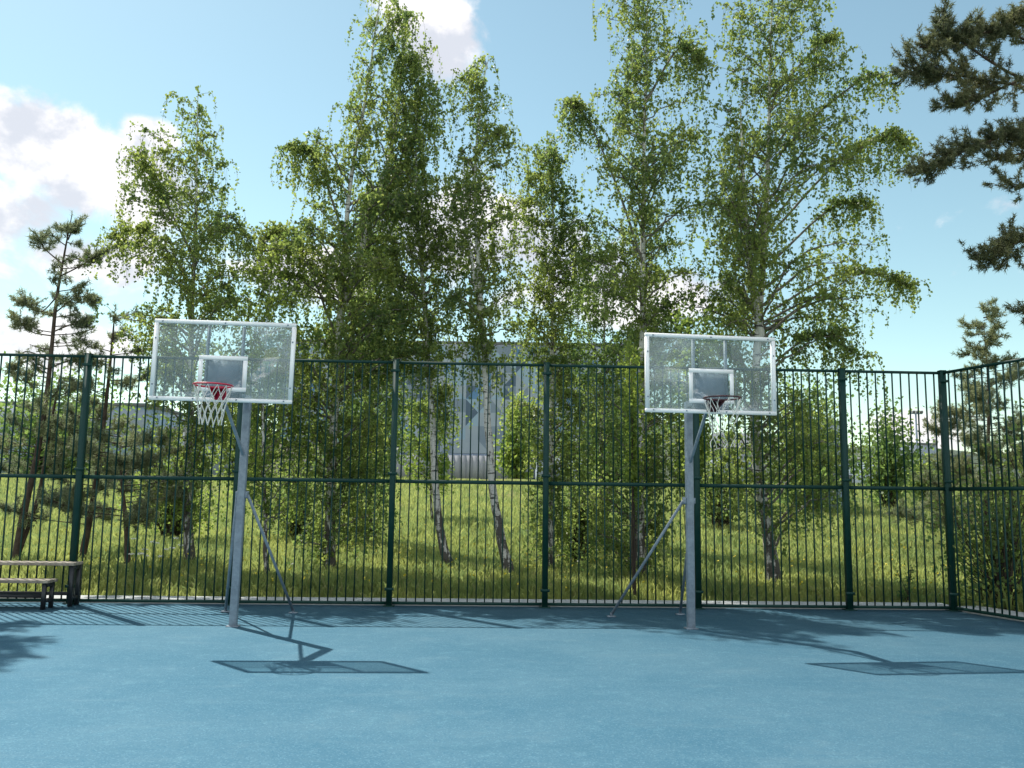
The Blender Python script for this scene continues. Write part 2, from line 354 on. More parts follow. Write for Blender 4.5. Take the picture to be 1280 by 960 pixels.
cl_ = MB(); cl_.box(-0.075, 0.075, -0.062, -0.052, 0, 0.045); clamp_mesh = cl_.mesh('panel_clamp')
def make_fence(label, p0, ang, edges, posts):
    t = thing('bar_fence', label, 'fence', p0, ang)
    for s in posts:
        p = link('post', post_mesh, MT['green'], t, (s, 0, 0))
        link('post_cap', cap_mesh, MT['green'], p); link('base_flange', flange_mesh, MT['green'], p); [link('panel_clamp', clamp_mesh, MT['green'], p, (0, 0, z)) for z in (0.25, H / 2 + 0.10, H - 0.2)]
    for s0, s1 in edges:
        bars, rails = bay_meshes(s1 - s0)
        pn = link('bar_panel', bars, MT['green'], t, (s0, 0, 0))
        for r in rails: link('rail', r, MT['green'], pn)
    return t

sl = [S0 + BAY * i for i in range(-4, 6)] + [CORN_S]
base = sl[0]
make_fence('dark green vertical bar fence running along the back of the court behind both hoops', fpt(base), FA,
           [(sl[i] - base, sl[i + 1] - base) for i in range(len(sl) - 1)], [s - base for s in sl])
make_fence('dark green bar fence coming forward along the right side from the corner post', cornP, math.atan2(sd[1], sd[0]),
           [(BAY * i + (0.0), BAY * (i + 1)) for i in range(4)], [BAY * i for i in range(1, 5)])

# ================================================================== BASKETBALL HOOPS
def make_hoop(label, base, yaw, L, bx, zb, net_kind, rimm, feet, arm_z):
    t = thing('basketball_hoop', label, 'basketball hoop', (base[0], base[1], 0.0), yaw, 'basketball hoops on the court')
    b = MB(); b.box(-0.05, 0.05, -0.05, 0.05, 0.0, arm_z + 0.05); pole = b.build('pole', MT['grey_paint'], t, bevel=0.012)
    b = MB(); b.box(-0.08, 0.08, -0.08, 0.08, 0.0, 0.012); b.build('base_plate', MT['grey_paint'], pole, bevel=0.003)
    b = MB()
    for sx in (-1, 1): b.box(sx * 0.064 - 0.013, sx * 0.064 + 0.013, -0.03, 0.0515, 1.70, 1.78)
    b.box(-0.08, 0.08, 0.0520, 0.075, 1.69, 1.79); b.build('brace_collar', MT['grey_paint'], pole, bevel=0.004)
    # arm from the top of the pole to the board
    b = MB(); b.bar((0, -0.051, arm_z), (bx, -L + 0.075, arm_z + 0.0), 0.10, 0.09); arm = b.build('arm', MT['grey_paint'], t, bevel=0.01)
    b = MB(); b.bar((0.0, -0.052, 2.28), (bx, -L + 0.10, arm_z - 0.06), 0.036, 0.036); b.build('diagonal_strut', MT['grey_paint'], t, bevel=0.005)
    for fx, fy in feet:
        b = MB(); s_ = 0.07 if fx > 0 else -0.07
        b.tube([(s_, 0.05, 1.74), (fx, fy, 0.03)], 0.021, 10); br = b.build('rear_brace', MT['grey_paint'], t, smooth=True)
        f = MB(); f.box(fx - 0.06, fx + 0.06, fy - 0.05, fy + 0.05, 0.0, 0.014); f.box(fx - 0.012, fx + 0.012, fy - 0.03, fy + 0.03, 0.0145, 0.06); f.build('foot_plate', MT['grey_paint'], br)
    # board
    y = -L
    b = MB(); b.box(bx - 0.872, bx + 0.872, y - 0.006, y + 0.006, zb + 0.028, zb + 1.022); bd = b.build('backboard', MT['glass'], t)
    f = MB(); q = 0.048; y0, y1 = y - 0.02, y + 0.035
    f.box(bx - 0.9, bx + 0.9, y0, y1, zb, zb + q); f.box(bx - 0.9, bx + 0.9, y0, y1, zb + 1.05 - q, zb + 1.05)
    f.box(bx - 0.9, bx - 0.9 + q, y0, y1, zb + q, zb + 1.05 - q); f.box(bx + 0.9 - q, bx + 0.9, y0, y1, zb + q, zb + 1.05 - q)
    f.build('frame', MT['white'], bd)
    g2 = MB(); yy = y - 0.0095; w_, z0, z1 = 0.31, zb + 0.135, zb + 0.595
    g2.box(bx - w_, bx + w_, yy, yy + 0.0025, z0, z0 + 0.055); g2.box(bx - w_, bx + w_, yy, yy + 0.0025, z1 - 0.055, z1)
    g2.box(bx - w_, bx - w_ + 0.055, yy, yy + 0.0025, z0 + 0.055, z1 - 0.055); g2.box(bx + w_ - 0.055, bx + w_, yy, yy + 0.0025, z0 + 0.055, z1 - 0.055)
    g2.build('target_square', MT['white'], bd)
    for sx in (-1, 1):
        s_ = MB(); s_.box(bx + sx * 0.225 - 0.018, bx + sx * 0.225 + 0.018, y + 0.037, y + 0.072, zb + 0.056, zb + 0.994); s_.build('support_bar', MT['grey_paint'], bd)
    p = MB(); p.box(bx - 0.205, bx + 0.205, y + 0.0405, y + 0.048, zb + 0.02, zb + 0.545); p.build('mounting_plate', MT['plate'], bd)
    for hx, hz in ((-0.8, 0.028), (-0.35, 0.028), (0.2, 0.028), (0.8, 0.028), (-0.8, 1.022), (0.0, 1.022), (0.8, 1.022), (-0.872, 0.2), (-0.872, 0.8), (0.872, 0.2), (0.872, 0.8)):
        bo = MB(); bo.box(bx + hx - 0.009, bx + hx + 0.009, y0 - 0.006, y0 - 0.0005, zb + hz - 0.009, zb + hz + 0.009); bo.build('bolt', MT['plate'], bd)
    # rim
    zr = zb + 0.165; rc = (bx, y - 0.385, zr)
    r = MB(); r.lathe_ring(rc, 0.235, 0.0105); rim = r.build('rim', rimm, t, smooth=True)
    k = MB()
    k.add([(bx - 0.085, y - 0.022, zr - 0.015), (bx + 0.085, y - 0.022, zr - 0.015), (bx + 0.085, y - 0.022, zr + 0.01), (bx - 0.085, y - 0.022, zr + 0.01),
           (bx - 0.11, y - 0.20, zr - 0.015), (bx + 0.11, y - 0.20, zr - 0.015), (bx + 0.11, y - 0.20, zr + 0.008), (bx - 0.11, y - 0.20, zr + 0.008)], BOXF)
    k.box(bx - 0.075, bx + 0.075, y - 0.034, y - 0.0215, zr - 0.145, zr + 0.03)
    for sx in (-1, 1):
        k.add([(bx + sx * 0.05 - 0.004, y - 0.035, zr - 0.135), (bx + sx * 0.05 + 0.004, y - 0.035, zr - 0.135), (bx + sx * 0.05 + 0.004, y - 0.035, zr - 0.016), (bx + sx * 0.05 - 0.004, y - 0.035, zr - 0.016),
               (bx + sx * 0.10 - 0.004, y - 0.19, zr - 0.03), (bx + sx * 0.10 + 0.004, y - 0.19, zr - 0.03), (bx + sx * 0.10 + 0.004, y - 0.19, zr - 0.016), (bx + sx * 0.10 - 0.004, y - 0.19, zr - 0.016)], BOXF)
    k.build('rim_bracket', rimm, rim)
    # net: 12 cords each way, crossing in diamonds
    rn = np.random.default_rng(5 if net_kind == 'whole' else 9); nb = MB(); n = 12
    def ring_pt(a_, v):
        R0 = 0.232 * (1 - v) ** 1.6 + 0.135 - 0.0 * v if False else 0.135 + (0.232 - 0.135) * (1 - v) ** 1.5
        return np.array((rc[0] + R0 * math.cos(a_), rc[1] + R0 * math.sin(a_), zr - 0.012 - 0.47 * v))
    if net_kind == 'whole':
        for i in range(n):
            for sg in (-1, 1):
                vs = np.linspace(0, 1, 9); P_ = [ring_pt(2 * math.pi * (i / n + sg * 2.0 * v / n) + 0.03 * math.sin(9 * v + i), v) for v in vs]
                nb.tube(P_, 0.0052, 5, False)
            for v, sg in ((0.25, 1), (0.5, 1), (0.75, 1), (1.0, 1)):
                p_ = ring_pt(2 * math.pi * (i / n + 2.0 * v / n), v); nb.box(p_[0] - 0.007, p_[0] + 0.007, p_[1] - 0.007, p_[1] + 0.007, p_[2] - 0.008, p_[2] + 0.008)
    else:
        for i in range(n):
            for sg in (-1, 1):
                if rn.random() < 0.3: continue
                vm = rn.choice([0.35, 0.6, 0.85, 1.0, 1.25]); vs = np.linspace(0, vm, 10); ph = rn.uniform(0, 6); wob = rn.uniform(0.02, 0.06)
                P_ = []
                for v in vs:
                    q_ = ring_pt(2 * math.pi * (i / n + sg * 1.6 * min(v, 0.6) / n), min(v, 1.0)); q_[2] = zr - 0.012 - 0.50 * v
                    q_[0] += wob * v * math.sin(11 * v + ph); q_[1] += wob * v * math.cos(9 * v + ph); P_.append(q_)
                nb.tube(P_, 0.0046, 5, False)
    nb.build('net', MT['net'], t, smooth=True)
    return t
lp = ground_at(291, 781); rp = ground_at(860, 783)
lp = np.array((-3.67, 12.05, 0)); rp = np.array((2.50, 12.40, 0))
hl = make_hoop('left basketball hoop with bright red rim and whole white net, beside the bench', lp, 0.05, 0.82, -0.135, 2.915, 'whole', MT['rim'], [(-0.48, 1.42), (0.52, 1.42)], 3.04)
hl.rotation_euler = (0, R_(0.7), 0.05)
make_hoop('right basketball hoop with dark red rim and torn ragged net, nearer the fence corner', rp, 0.14, 0.82, 0.03, 2.885, 'torn', MT['rim_dark'], [(-0.80, 1.25), (0.34, 1.45)], 3.08)

# ================================================================== BENCH
bt = thing('tiered_bench', 'two step bench of weathered planks on black steel frame at left edge of court', 'bench', (ground_at(86, 762)[0], ground_at(86, 762)[1], 0), 0.03)
LB = 3.2
def bench_seat(x1, y0, y1, z, hgt):
    n = 3; w_ = (y1 - y0) / n; m_ = MB()
    for i in range(n): m_.box(-LB, x1, y0 + i * w_ + 0.006, y0 + (i + 1) * w_ - 0.006, z - 0.045, z)
    return m_.build('seat', MT['wood'], bt, bevel=0.006)
def bench_frame(x, y0, y1, z):
    m_ = MB()
    for yy in (y0 + 0.03, y1 - 0.03): m_.box(x - 0.027, x + 0.027, yy - 0.027, yy + 0.027, 0.0, z - 0.047)
    m_.box(x - 0.024, x + 0.024, y0 + 0.058, y1 - 0.058, z - 0.105, z - 0.05)
    m_.box(x - 0.024, x + 0.024, y0 + 0.058, y1 - 0.058, 0.10, 0.15)
    return m_.build('leg_frame', MT['black'], bt)
bench_seat(-0.12, 0.32, 0.66, 0.66, 0); bench_seat(-0.31, -0.08, 0.26, 0.43, 0)
for x in (-0.16, -1.6, -3.1): bench_frame(x, 0.34, 0.64, 0.66)
for x in (-0.37, -1.7, -3.1): bench_frame(x, -0.06, 0.24, 0.43)
m_ = MB(); m_.box(-3.1, -0.19, 0.47, 0.52, 0.155, 0.205); m_.box(-3.07, -0.40, 0.065, 0.115, 0.155, 0.205); m_.box(-3.12, -3.08, 0.246, 0.334, 0.10, 0.15); m_.build('foot_rail', MT['black'], bt)

# ================================================================== FOLIAGE GENERATORS
def quads(C, A, B):
    n = len(C); V = np.stack((C - A, C - 0.15 * A + B, C + A, C - 0.15 * A - B), 1).reshape(-1, 3)
    return V, np.arange(4 * n).reshape(n, 4)
def leaf_mesh(name, C, size, r, droop=0.6):
    C = np.asarray(C); n = len(C)
    A = r.normal(size=(n, 3)); A[:, 2] -= droop * 1.6; A /= np.linalg.norm(A, axis=1, keepdims=True)
    Q = r.normal(size=(n, 3)); B = np.cross(A, Q); B /= np.linalg.norm(B, axis=1, keepdims=True) + 1e-9
    s_ = size * r.uniform(0.65, 1.25, (n, 1))
    return np_mesh(name, *quads(C, A * s_ * 0.5, B * s_ * 0.37))
def smooth_path(P, n):
    P = np.asarray(P, float); k = len(P)
    if k == 2: return P[0] + (P[1] - P[0]) * np.linspace(0, 1, n)[:, None]
    Q = np.vstack((2 * P[0] - P[1], P, 2 * P[-1] - P[-2])); out = []
    for u in np.linspace(0, k - 1 - 1e-6, n):
        i = int(u); f = u - i; a, b, c, d = Q[i:i + 4]
        out.append(0.5 * ((2 * b) + (c - a) * f + (2 * a - 5 * b + 4 * c - d) * f * f + (3 * b - a - 3 * c + d) * f ** 3))
    return np.array(out)
def hang_strands(r, P, n, spread, hang, tw, leaves, dens, t0=0.25, thick=0.0022, jit=0.03):
    """pendulous twigs hung from a limb path P"""
    m = len(P)
    for _ in range(n):
        u = t0 + (1 - t0) * r.random() ** 0.8; i = min(int(u * (m - 1)), m - 2); p = P[i] + (P[i + 1] - P[i]) * (u * (m - 1) - i)
        ph = r.uniform(0, 2 * math.pi); d = np.array((math.cos(ph), math.sin(ph), r.uniform(0.0, 0.7)))
        a = spread * r.uniform(0.1, 1.0); h = hang * r.uniform(0.3, 1.15)
        q1 = p + d * a * 0.6 + (0, 0, 0.04); q2 = p + np.array((d[0], d[1], d[2] * 0.8)) * a
        q3 = q2 + np.array((d[0] * 0.12 * h, d[1] * 0.12 * h, -h * 0.55)); q4 = q3 + np.array((r.normal() * 0.06 * h, r.normal() * 0.06 * h, -h * 0.45))
        S = smooth_path((p, q1, q2, q3, q4), 8); tw.append((S, thick))
        Ls = np.linalg.norm(np.diff(S, axis=0), axis=1).sum(); k = int(Ls * dens * r.uniform(0.7, 1.2)) + 2
        uu = 0.12 + 0.88 * r.random(k); fi = uu * 7; i0 = np.minimum(fi.astype(int), 6)
        leaves.append(S[i0] + (S[i0 + 1] - S[i0]) * (fi - i0)[:, None] + r.normal(size=(k, 3)) * jit)
TOTAL = [0]
def wood(tb, br, m1, m2, root):
    n1 = sum(len(f) for f in tb.F); tb.V += br.V; tb.F += [f + tb.n for f in br.F]
    me = tb.mesh('trunk'); me.materials.append(m1); me.materials.append(m2); n2 = len(me.polygons)
    ix = np.zeros(n2, np.int32); ix[n1:] = 1; me.polygons.foreach_set('material_index', ix)
    return link('trunk', me, None, root, smooth=True)
def birch(label, trunk, D, env, nprim, r0, seed, lm='leaf', limbs=(), stems=(), hang=0.75, dens=30, size=0.071, group='birch trees behind the fence', bark='birch', name='birch_tree', depth_k=0.75, up=0.5, sp=0.62):
    r = np.random.default_rng(seed)
    base = at(trunk[0][0], trunk[0][1], D); zb = float(terr(base[0], base[1]))
    T = np.array([at(x, y, D + (q[2] if len(q) > 2 else 0)) for q in trunk for x, y in [q[:2]]]); T[0, 2] = zb - 0.08
    TP = smooth_path(T, 40); hz = (TP[:, 2] - zb) / (TP[-1, 2] - zb); TP[1:-1, :2] += np.cumsum(r.normal(size=(38, 2)) * 0.008, 0)
    root = thing(name, label, 'tree', (base[0], base[1], zb), 0, group); O = np.array((base[0], base[1], zb))
    rad = r0 * 0.82 * (1 - 0.95 * np.clip(hz, 0, 1) ** 0.8) * (1 + 0.45 * np.exp(-np.clip(hz, 0, 1) * 40))
    tb = MB(); tb.tube(TP - O, rad, 12)
    stem_paths = [(TP, rad)]
    for st in stems:
        S = smooth_path([at(q[0], q[1], D + (q[2] if len(q) > 2 else 0)) for q in st], 24); rr = np.linspace(r0 * 0.55, 0.012, 24); tb.tube(S - O, rr, 9); stem_paths.append((S, rr))
    E = np.array([(at(0, y, D)[2], at(a, y, D)[0], at(b, y, D)[0]) for y, a, b in env]); E = E[np.argsort(E[:, 0])]
    wz = E[:, 2] - E[:, 1]; zz = np.linspace(E[0, 0], E[-1, 0], 200); ww = np.interp(zz, E[:, 0], wz) + 0.25; cdf = np.cumsum(ww); cdf /= cdf[-1]
    br = MB(); tw = []; lv = []
    for i in range(nprim):
        z = np.interp((i + r.random()) / nprim, cdf, zz); xl, xr = np.interp(z, E[:, 0], E[:, 1]), np.interp(z, E[:, 0], E[:, 2])
        P_, rr_ = stem_paths[0]
        if len(stem_paths) > 1 and r.random() < 0.45:
            q_ = stem_paths[r.integers(1, len(stem_paths))]
            if q_[0][0, 2] < z < q_[0][-1, 2] + 1.0: P_, rr_ = q_
        xt = np.interp(z, P_[:, 2], P_[:, 0]); yt = np.interp(z, P_[:, 2], P_[:, 1])
        ph = r.uniform(0, 2 * math.pi); rx = (max(xr - xt, 0.25) if math.cos(ph) > 0 else max(xt - xl, 0.25)); ry = max(depth_k * (xr - xl) / 2, 0.3)
        k = 0.32 + 0.78 * math.sqrt(r.random()); dx, dy = rx * math.cos(ph) * k, ry * math.sin(ph) * k; R = math.hypot(dx, dy)
        tip = np.array((xt + dx, yt + dy, z + r.uniform(-.1, .1))); zs = max(z - R * r.uniform(up - .15, up + .25), P_[0, 2] + 0.3)
        s_ = np.array((np.interp(zs, P_[:, 2], P_[:, 0]), np.interp(zs, P_[:, 2], P_[:, 1]), min(zs, P_[-1, 2])))
        mid = s_ + (tip - s_) * 0.55 + np.array((0, 0, 0.18 * R)) + r.normal(size=3) * 0.05 * R
        B = smooth_path((s_, mid, tip), 12); B[1:] += r.normal(size=(11, 3)) * 0.02
        rb = min(np.interp(s_[2], P_[:, 2], rr_) * 0.5, 0.012 + 0.012 * R); br.tube(B - O, np.linspace(rb, 0.004, 12), 5, False)
        hang_strands(r, B, int(5 + 8 * R), sp * (0.5 + 0.35 * R), hang, tw, lv, dens, 0.22)
    for lb in limbs:
        B = smooth_path([at(q[0], q[1], D + (q[2] if len(q) > 2 else 0)) for q in lb[0]], 22); L = np.linalg.norm(np.diff(B, axis=0), axis=1).sum()
        br.tube(B - O, np.linspace(0.03, 0.006, 22), 6, False); hang_strands(r, B, int(2.0 * lb[1] * L), 0.35, lb[2], tw, lv, dens, 0.3 if len(lb) < 4 else lb[3])
    for P_, rr_ in stem_paths: hang_strands(r, P_[-14:], 14, 0.35, hang * 0.7, tw, lv, dens, 0.0)
    wood(tb, br, MT[bark], MT['limb'], root)
    t3 = MB()
    for S, th in tw: t3.tube(S[::1] - O, np.linspace(th * 1.8, th * 0.7, 8), 3, False)
    L = np.vstack(lv) - O; cr = link('crown', leaf_mesh('crown', L, size, r), MT[lm], root)
    t3.build('twigs', MT['twig'], cr)
    TOTAL[0] += len(L); print(label[:40], 'leaves', len(L), 'strands', len(tw))
    return root

B_ = [
 dict(label='slim birch behind the left backboard, narrow crown ending well below the frame top', trunk=[(237, 722), (234, 640), (237, 520), (241, 380), (246, 240), (248, 116)], D=18.3,
      env=[(112, 232, 268), (150, 222, 282), (190, 175, 306), (220, 185, 308), (260, 150, 302), (300, 140, 312), (340, 135, 330), (400, 130, 345), (470, 180, 345), (560, 190, 300), (640, 205, 270)], nprim=80, r0=0.13, seed=1,
      limbs=[([(246, 330), (200, 240), (165, 190)], 14, .6), ([(243, 360), (185, 290), (140, 300)], 14, .7), ([(244, 300), (285, 270), (322, 320)], 14, .6)]),
 dict(label='tall white trunked birch right of the left hoop, with two stems reaching the frame top', trunk=[(411, 727), (412, 640), (415, 540), (424, 380), (437, 230), (460, 90), (478, -50)], D=18.5,
      env=[(-40, 455, 500), (20, 448, 520), (80, 430, 528), (150, 428, 530), (200, 362, 525), (280, 365, 530), (330, 322, 530), (400, 325, 530), (480, 335, 510), (560, 360, 480), (640, 365, 475), (690, 385, 470)], nprim=145, r0=0.15, seed=2,
      stems=[[(424, 400), (455, 300), (490, 180, .4), (505, 60, .6), (508, 40, .6)]], limbs=[([(432, 300), (395, 200), (365, 190)], 16, .9), ([(420, 420), (370, 300), (330, 300)], 16, .8)], dens=38),
 dict(label='birch with a lower trunk bent to the left, second from the white trunked birch', trunk=[(564, 718), (552, 670), (543, 590), (539, 500), (532, 400), (522, 240), (526, 60)], D=18.8,
      env=[(50, 510, 545), (100, 490, 560), (160, 480, 566), (240, 478, 570), (320, 470, 580), (400, 490, 575), (440, 500, 570), (520, 520, 560)], nprim=104, r0=0.12, seed=3),
 dict(label='birch leaning left in the middle of the fence, crown broken by wide sky gaps', trunk=[(638, 724), (627, 670), (619, 610), (613, 540), (607, 430), (600, 320), (597, 200), (612, 68)], D=18.2,
      env=[(64, 598, 632), (100, 568, 641), (150, 566, 640), (190, 556, 650), (250, 556, 648), (300, 552, 640), (350, 556, 645), (400, 560, 650), (450, 575, 650)], nprim=67, r0=0.13, seed=4,
      stems=[[(608, 440), (592, 340), (580, 270)]]),
 dict(label='bushy birch behind the middle fence post, yellow green crown of middling height', trunk=[(688, 712), (690, 600), (693, 480), (694, 330), (688, 180)], D=19.5,
      env=[(170, 670, 700), (195, 635, 735), (260, 635, 745), (320, 630, 745), (380, 640, 740), (440, 645, 745), (520, 650, 745), (600, 660, 740), (680, 665, 730)], nprim=109, r0=0.11, seed=5, lm='leaf'),
 dict(label='tall birch left of the right backboard, rising past the frame top', trunk=[(800, 727), (799, 640), (801, 540), (803, 400), (804, 250), (808, 90), (814, -60)], D=18.0,
      env=[(-50, 780, 850), (0, 768, 885), (60, 755, 885), (120, 748, 890), (200, 736, 900), (280, 732, 895), (350, 730, 880), (420, 740, 880), (500, 735, 870), (580, 730, 870), (660, 720, 860), (700, 725, 840)], nprim=124, r0=0.15, seed=6,
      limbs=[([(804, 330), (770, 230), (735, 150), (712, 130)], 10, .8, .55), ([(806, 130), (850, 60), (885, 90)], 14, .9)], dens=31),
 dict(label='tall birch above the right backboard with limbs drooping right', trunk=[(968, 737), (961, 670), (951, 600), (948, 500), (955, 380), (964, 220), (966, 80), (972, -60)], D=17.6,
      env=[(-50, 930, 1020), (0, 908, 1048), (60, 905, 1050), (120, 893, 1048), (180, 880, 1075), (240, 858, 1085), (300, 850, 1080), (360, 850, 1080), (420, 870, 1075), (500, 900, 1085), (580, 905, 1085), (640, 915, 1040)], nprim=123, r0=0.16, seed=7,
      stems=[[(953, 430), (938, 340, -.3), (930, 240, -.4), (925, 130, -.4)]],
      limbs=[([(966, 200), (1030, 135), (1090, 95), (1120, 112)], 11, .6), ([(966, 290), (1040, 210), (1100, 175), (1130, 182)], 15, .9), ([(962, 390), (1040, 345), (1100, 345), (1140, 362)], 16, .55),
             ([(962, 330), (1040, 260), (1085, 260)], 15, .8), ([(958, 460), (1020, 420), (1080, 450)], 16, .9), ([(966, 120), (1020, 60), (1046, 50)], 14, .8)], dens=29),
 dict(label='slender yellow green birch between the left hoop pole and the white trunked birch', trunk=[(336, 716), (333, 600), (335, 480), (343, 300)], D=17.4,
      env=[(285, 330, 360), (310, 315, 380), (360, 300, 395), (420, 290, 405), (500, 285, 400), (580, 290, 390), (640, 300, 380)], nprim=60, r0=0.055, seed=8, lm='leaf_y', size=0.072, hang=.5, dens=20),
 dict(label='dark leafy birch set back behind the white trunked birch, trunk hidden in foliage', trunk=[(462, 694), (464, 600), (468, 450), (472, 260)], D=22.5,
      env=[(240, 455, 490), (300, 430, 520), (380, 415, 530), (460, 400, 520), (540, 395, 500), (620, 400, 490), (680, 410, 480)], nprim=91, r0=0.1, seed=9, lm='leaf_d', size=0.075, hang=.7, dens=25),
 dict(label='dark leafy birch set back between the middle fence post and the right hoop', trunk=[(752, 690), (752, 600), (756, 460), (760, 300)], D=23,
      env=[(285, 745, 780), (340, 700, 830), (420, 690, 850), (500, 690, 840), (580, 690, 830), (640, 700, 820), (690, 710, 800)], nprim=91, r0=0.1, seed=10, lm='leaf_d', size=0.075, hang=.7, dens=25),
]
for b in B_: birch(**b)
birch('small pale green birch sapling seen between the two leaning birch trunks', [(540, 650), (538, 600), (534, 480)], 30, [(478, 520, 555), (510, 500, 570), (550, 498, 572), (600, 508, 566)], 40, .06, 12, 'leaf_y', size=.1, hang=.5, dens=18, name='small_tree', group='smaller trees on the meadow')

# ---- pines
def needles(name, C, Dr, size, r, n=20):
    m = len(C); C = np.repeat(C, n, 0); Dr = np.repeat(Dr, n, 0)
    d = Dr * 0.55 + r.normal(size=(m * n, 3)) * 0.62; d /= np.linalg.norm(d, axis=1, keepdims=True)
    s_ = np.cross(d, r.normal(size=(m * n, 3))); s_ /= np.linalg.norm(s_, axis=1, keepdims=True) + 1e-9
    L = size * r.uniform(0.6, 1.15, (m * n, 1)); st = C + Dr * r.uniform(-0.6, 0.5, (m * n, 1)) * size * 1.2; w_ = size * 0.075
    V = np.stack((st - s_ * w_, st + s_ * w_, st + d * L), 1).reshape(-1, 3)
    return np_mesh(name, V, np.arange(3 * m * n).reshape(-1, 3))
def pine_limb(r, B, n_side, length, br, O, C, Dr, r0=0.03, dens=9, t0=0.25):
    m = len(B); br.tube(B - O, np.linspace(r0, 0.008, m), 6, False)
    for _ in range(int(n_side * 1.35)):
        u = t0 + (1 - t0) * r.random() ** 0.7; i = min(int(u * (m - 1)), m - 2); p = B[i] + (B[i + 1] - B[i]) * (u * (m - 1) - i); tan = B[i + 1] - B[i]; tan /= np.linalg.norm(tan)
        d = tan * 0.6 + r.normal(size=3) * np.array((.75, .75, .5)) + np.array((0, 0, .18)); d /= np.linalg.norm(d); L = length * r.uniform(.35, 1.0)
        S = smooth_path((p, p + d * L * 0.55 + (0, 0, -0.02), p + d * L + np.array((0, 0, 0.12 * L))), 6); br.tube(S - O, np.linspace(0.007, 0.003, 6), 4, False)
        k = max(3, int(L * dens * 1.7)); uu = 0.25 + .75 * r.random(k) ; fi = uu * 5; i0 = np.minimum(fi.astype(int), 4)
        q = S[i0] + (S[i0 + 1] - S[i0]) * (fi - i0)[:, None] + r.normal(size=(k, 3)) * 0.03; C.append(q - O)
        dd = np.repeat(d[None], k, 0) + r.normal(size=(k, 3)) * 0.45 + np.array((0, 0, .25)); dd /= np.linalg.norm(dd, axis=1, keepdims=True); Dr.append(dd)
def pine(label, trunk, D, limbs, seed, r0, nm='needle', size=0.085, length=0.5, n=20, dens=9, name='pine_tree', nside=14, group='pine trees around the court', auto=None, extra=(), base=None):
    r = np.random.default_rng(seed); T = np.array([at(q[0], q[1], D + (q[2] if len(q) > 2 else 0)) for q in trunk]); zb = float(terr(T[0, 0], T[0, 1])); T[0, 2] = zb - .08
    TP = smooth_path(T, 36); O = np.array((T[0, 0], T[0, 1], zb)); root = thing(name, label, 'tree', O, 0, group)
    hz = np.linspace(0, 1, 36); rad = r0 * (1 - .9 * hz); tb = MB(); tb.tube(TP - O, rad, 10)
    for ex in extra: tb.tube(smooth_path([at(q[0], q[1], D + (q[2] if len(q) > 2 else 0)) for q in ex], 16) - O, np.linspace(r0 * .6, .02, 16), 8)
    br = MB(); C = []; Dr = []
    for lb in limbs:
        B = smooth_path([at(q[0], q[1], D + (q[2] if len(q) > 2 else 0)) for q in lb[0]], 16); pine_limb(r, B, int(lb[1]) * (1 if r0 > .15 else 2), length, br, O, C, Dr, 0.035 if r0 > .15 else .016, dens, lb[2] if len(lb) > 2 else (.25 if r0 > .15 else .08))
    if auto:
        zlo, zhi, nn, rlo, rhi = auto                      # branches spread round the stem between two heights
        for i in range(nn):
            f = (i + r.random()) / nn; z = zlo + (zhi - zlo) * f; ph = r.uniform(0, 2 * math.pi); R = (rlo + (rhi - rlo) * f) * r.uniform(.55, 1.1)
            s_ = np.array([np.interp(z, TP[:, 2], TP[:, k]) for k in (0, 1)] + [z]); d = np.array((math.cos(ph), math.sin(ph), 0))
            B = smooth_path((s_, s_ + d * R * .6 + (0, 0, .08 * R), s_ + d * R + np.array((0, 0, .22 * R))), 10); pine_limb(r, B, max(3, int(nside * R)), length * min(1, .35 + .4 * R), br, O, C, Dr, .012, dens, .2)
    C.append(TP[-1:] - O); Dr.append(np.array([[0, 0, 1.0]]))
    wood(tb, br, MT['pine_bark'], MT['pine_bark'], root)
    link('crown', needles('crown', np.vstack(C), np.vstack(Dr), size, r, n), MT[nm], root); print(label[:40], 'shoots', sum(len(c) for c in C))
    return root
# the big pine whose limbs reach in from beyond the right edge
pine('large pine reaching in from the right edge with heavy dark limbs high in the sky', [(1560, 760), (1545, 500), (1530, 200), (1520, -100), (1500, -330)], 15.5,
     [([(1530, 130), (1400, 130), (1290, 110), (1200, 95), (1130, 88)], 75, .35), ([(1400, 130), (1300, 60), (1240, 40), (1150, 60)], 60, .35), ([(1330, 120), (1260, 90), (1200, 50), (1175, 25)], 34, .3), ([(1525, 40), (1400, 20), (1310, 10), (1265, 30)], 60, .5), ([(1330, 110), (1280, 100), (1230, 120), (1190, 130)], 32, .4),
      ([(1532, 260), (1400, 200), (1320, 165), (1240, 175), (1155, 215)], 85, .45), ([(1350, 190), (1290, 190), (1240, 200)], 24, .3), ([(1300, 220), (1275, 235), (1262, 230)], 10, .2),
      ([(1535, 380), (1420, 310), (1330, 290), (1280, 300), (1228, 325)], 55, .5), ([(1537, 430), (1420, 400), (1340, 390), (1275, 388)], 7, .8),
      ([(1525, -40), (1450, -90), (1380, -80, 1.5)], 40), ([(1530, 100), (1620, 60, -1), (1720, 80, -1)], 50), ([(1520, 200), (1640, 150, 1), (1740, 190, 1)], 50), ([(1510, -150), (1600, -220), (1680, -200)], 40), ([(1505, -240), (1420, -290), (1380, -280)], 36)],
     31, .24, length=.55, dens=12, n=24, size=.095)
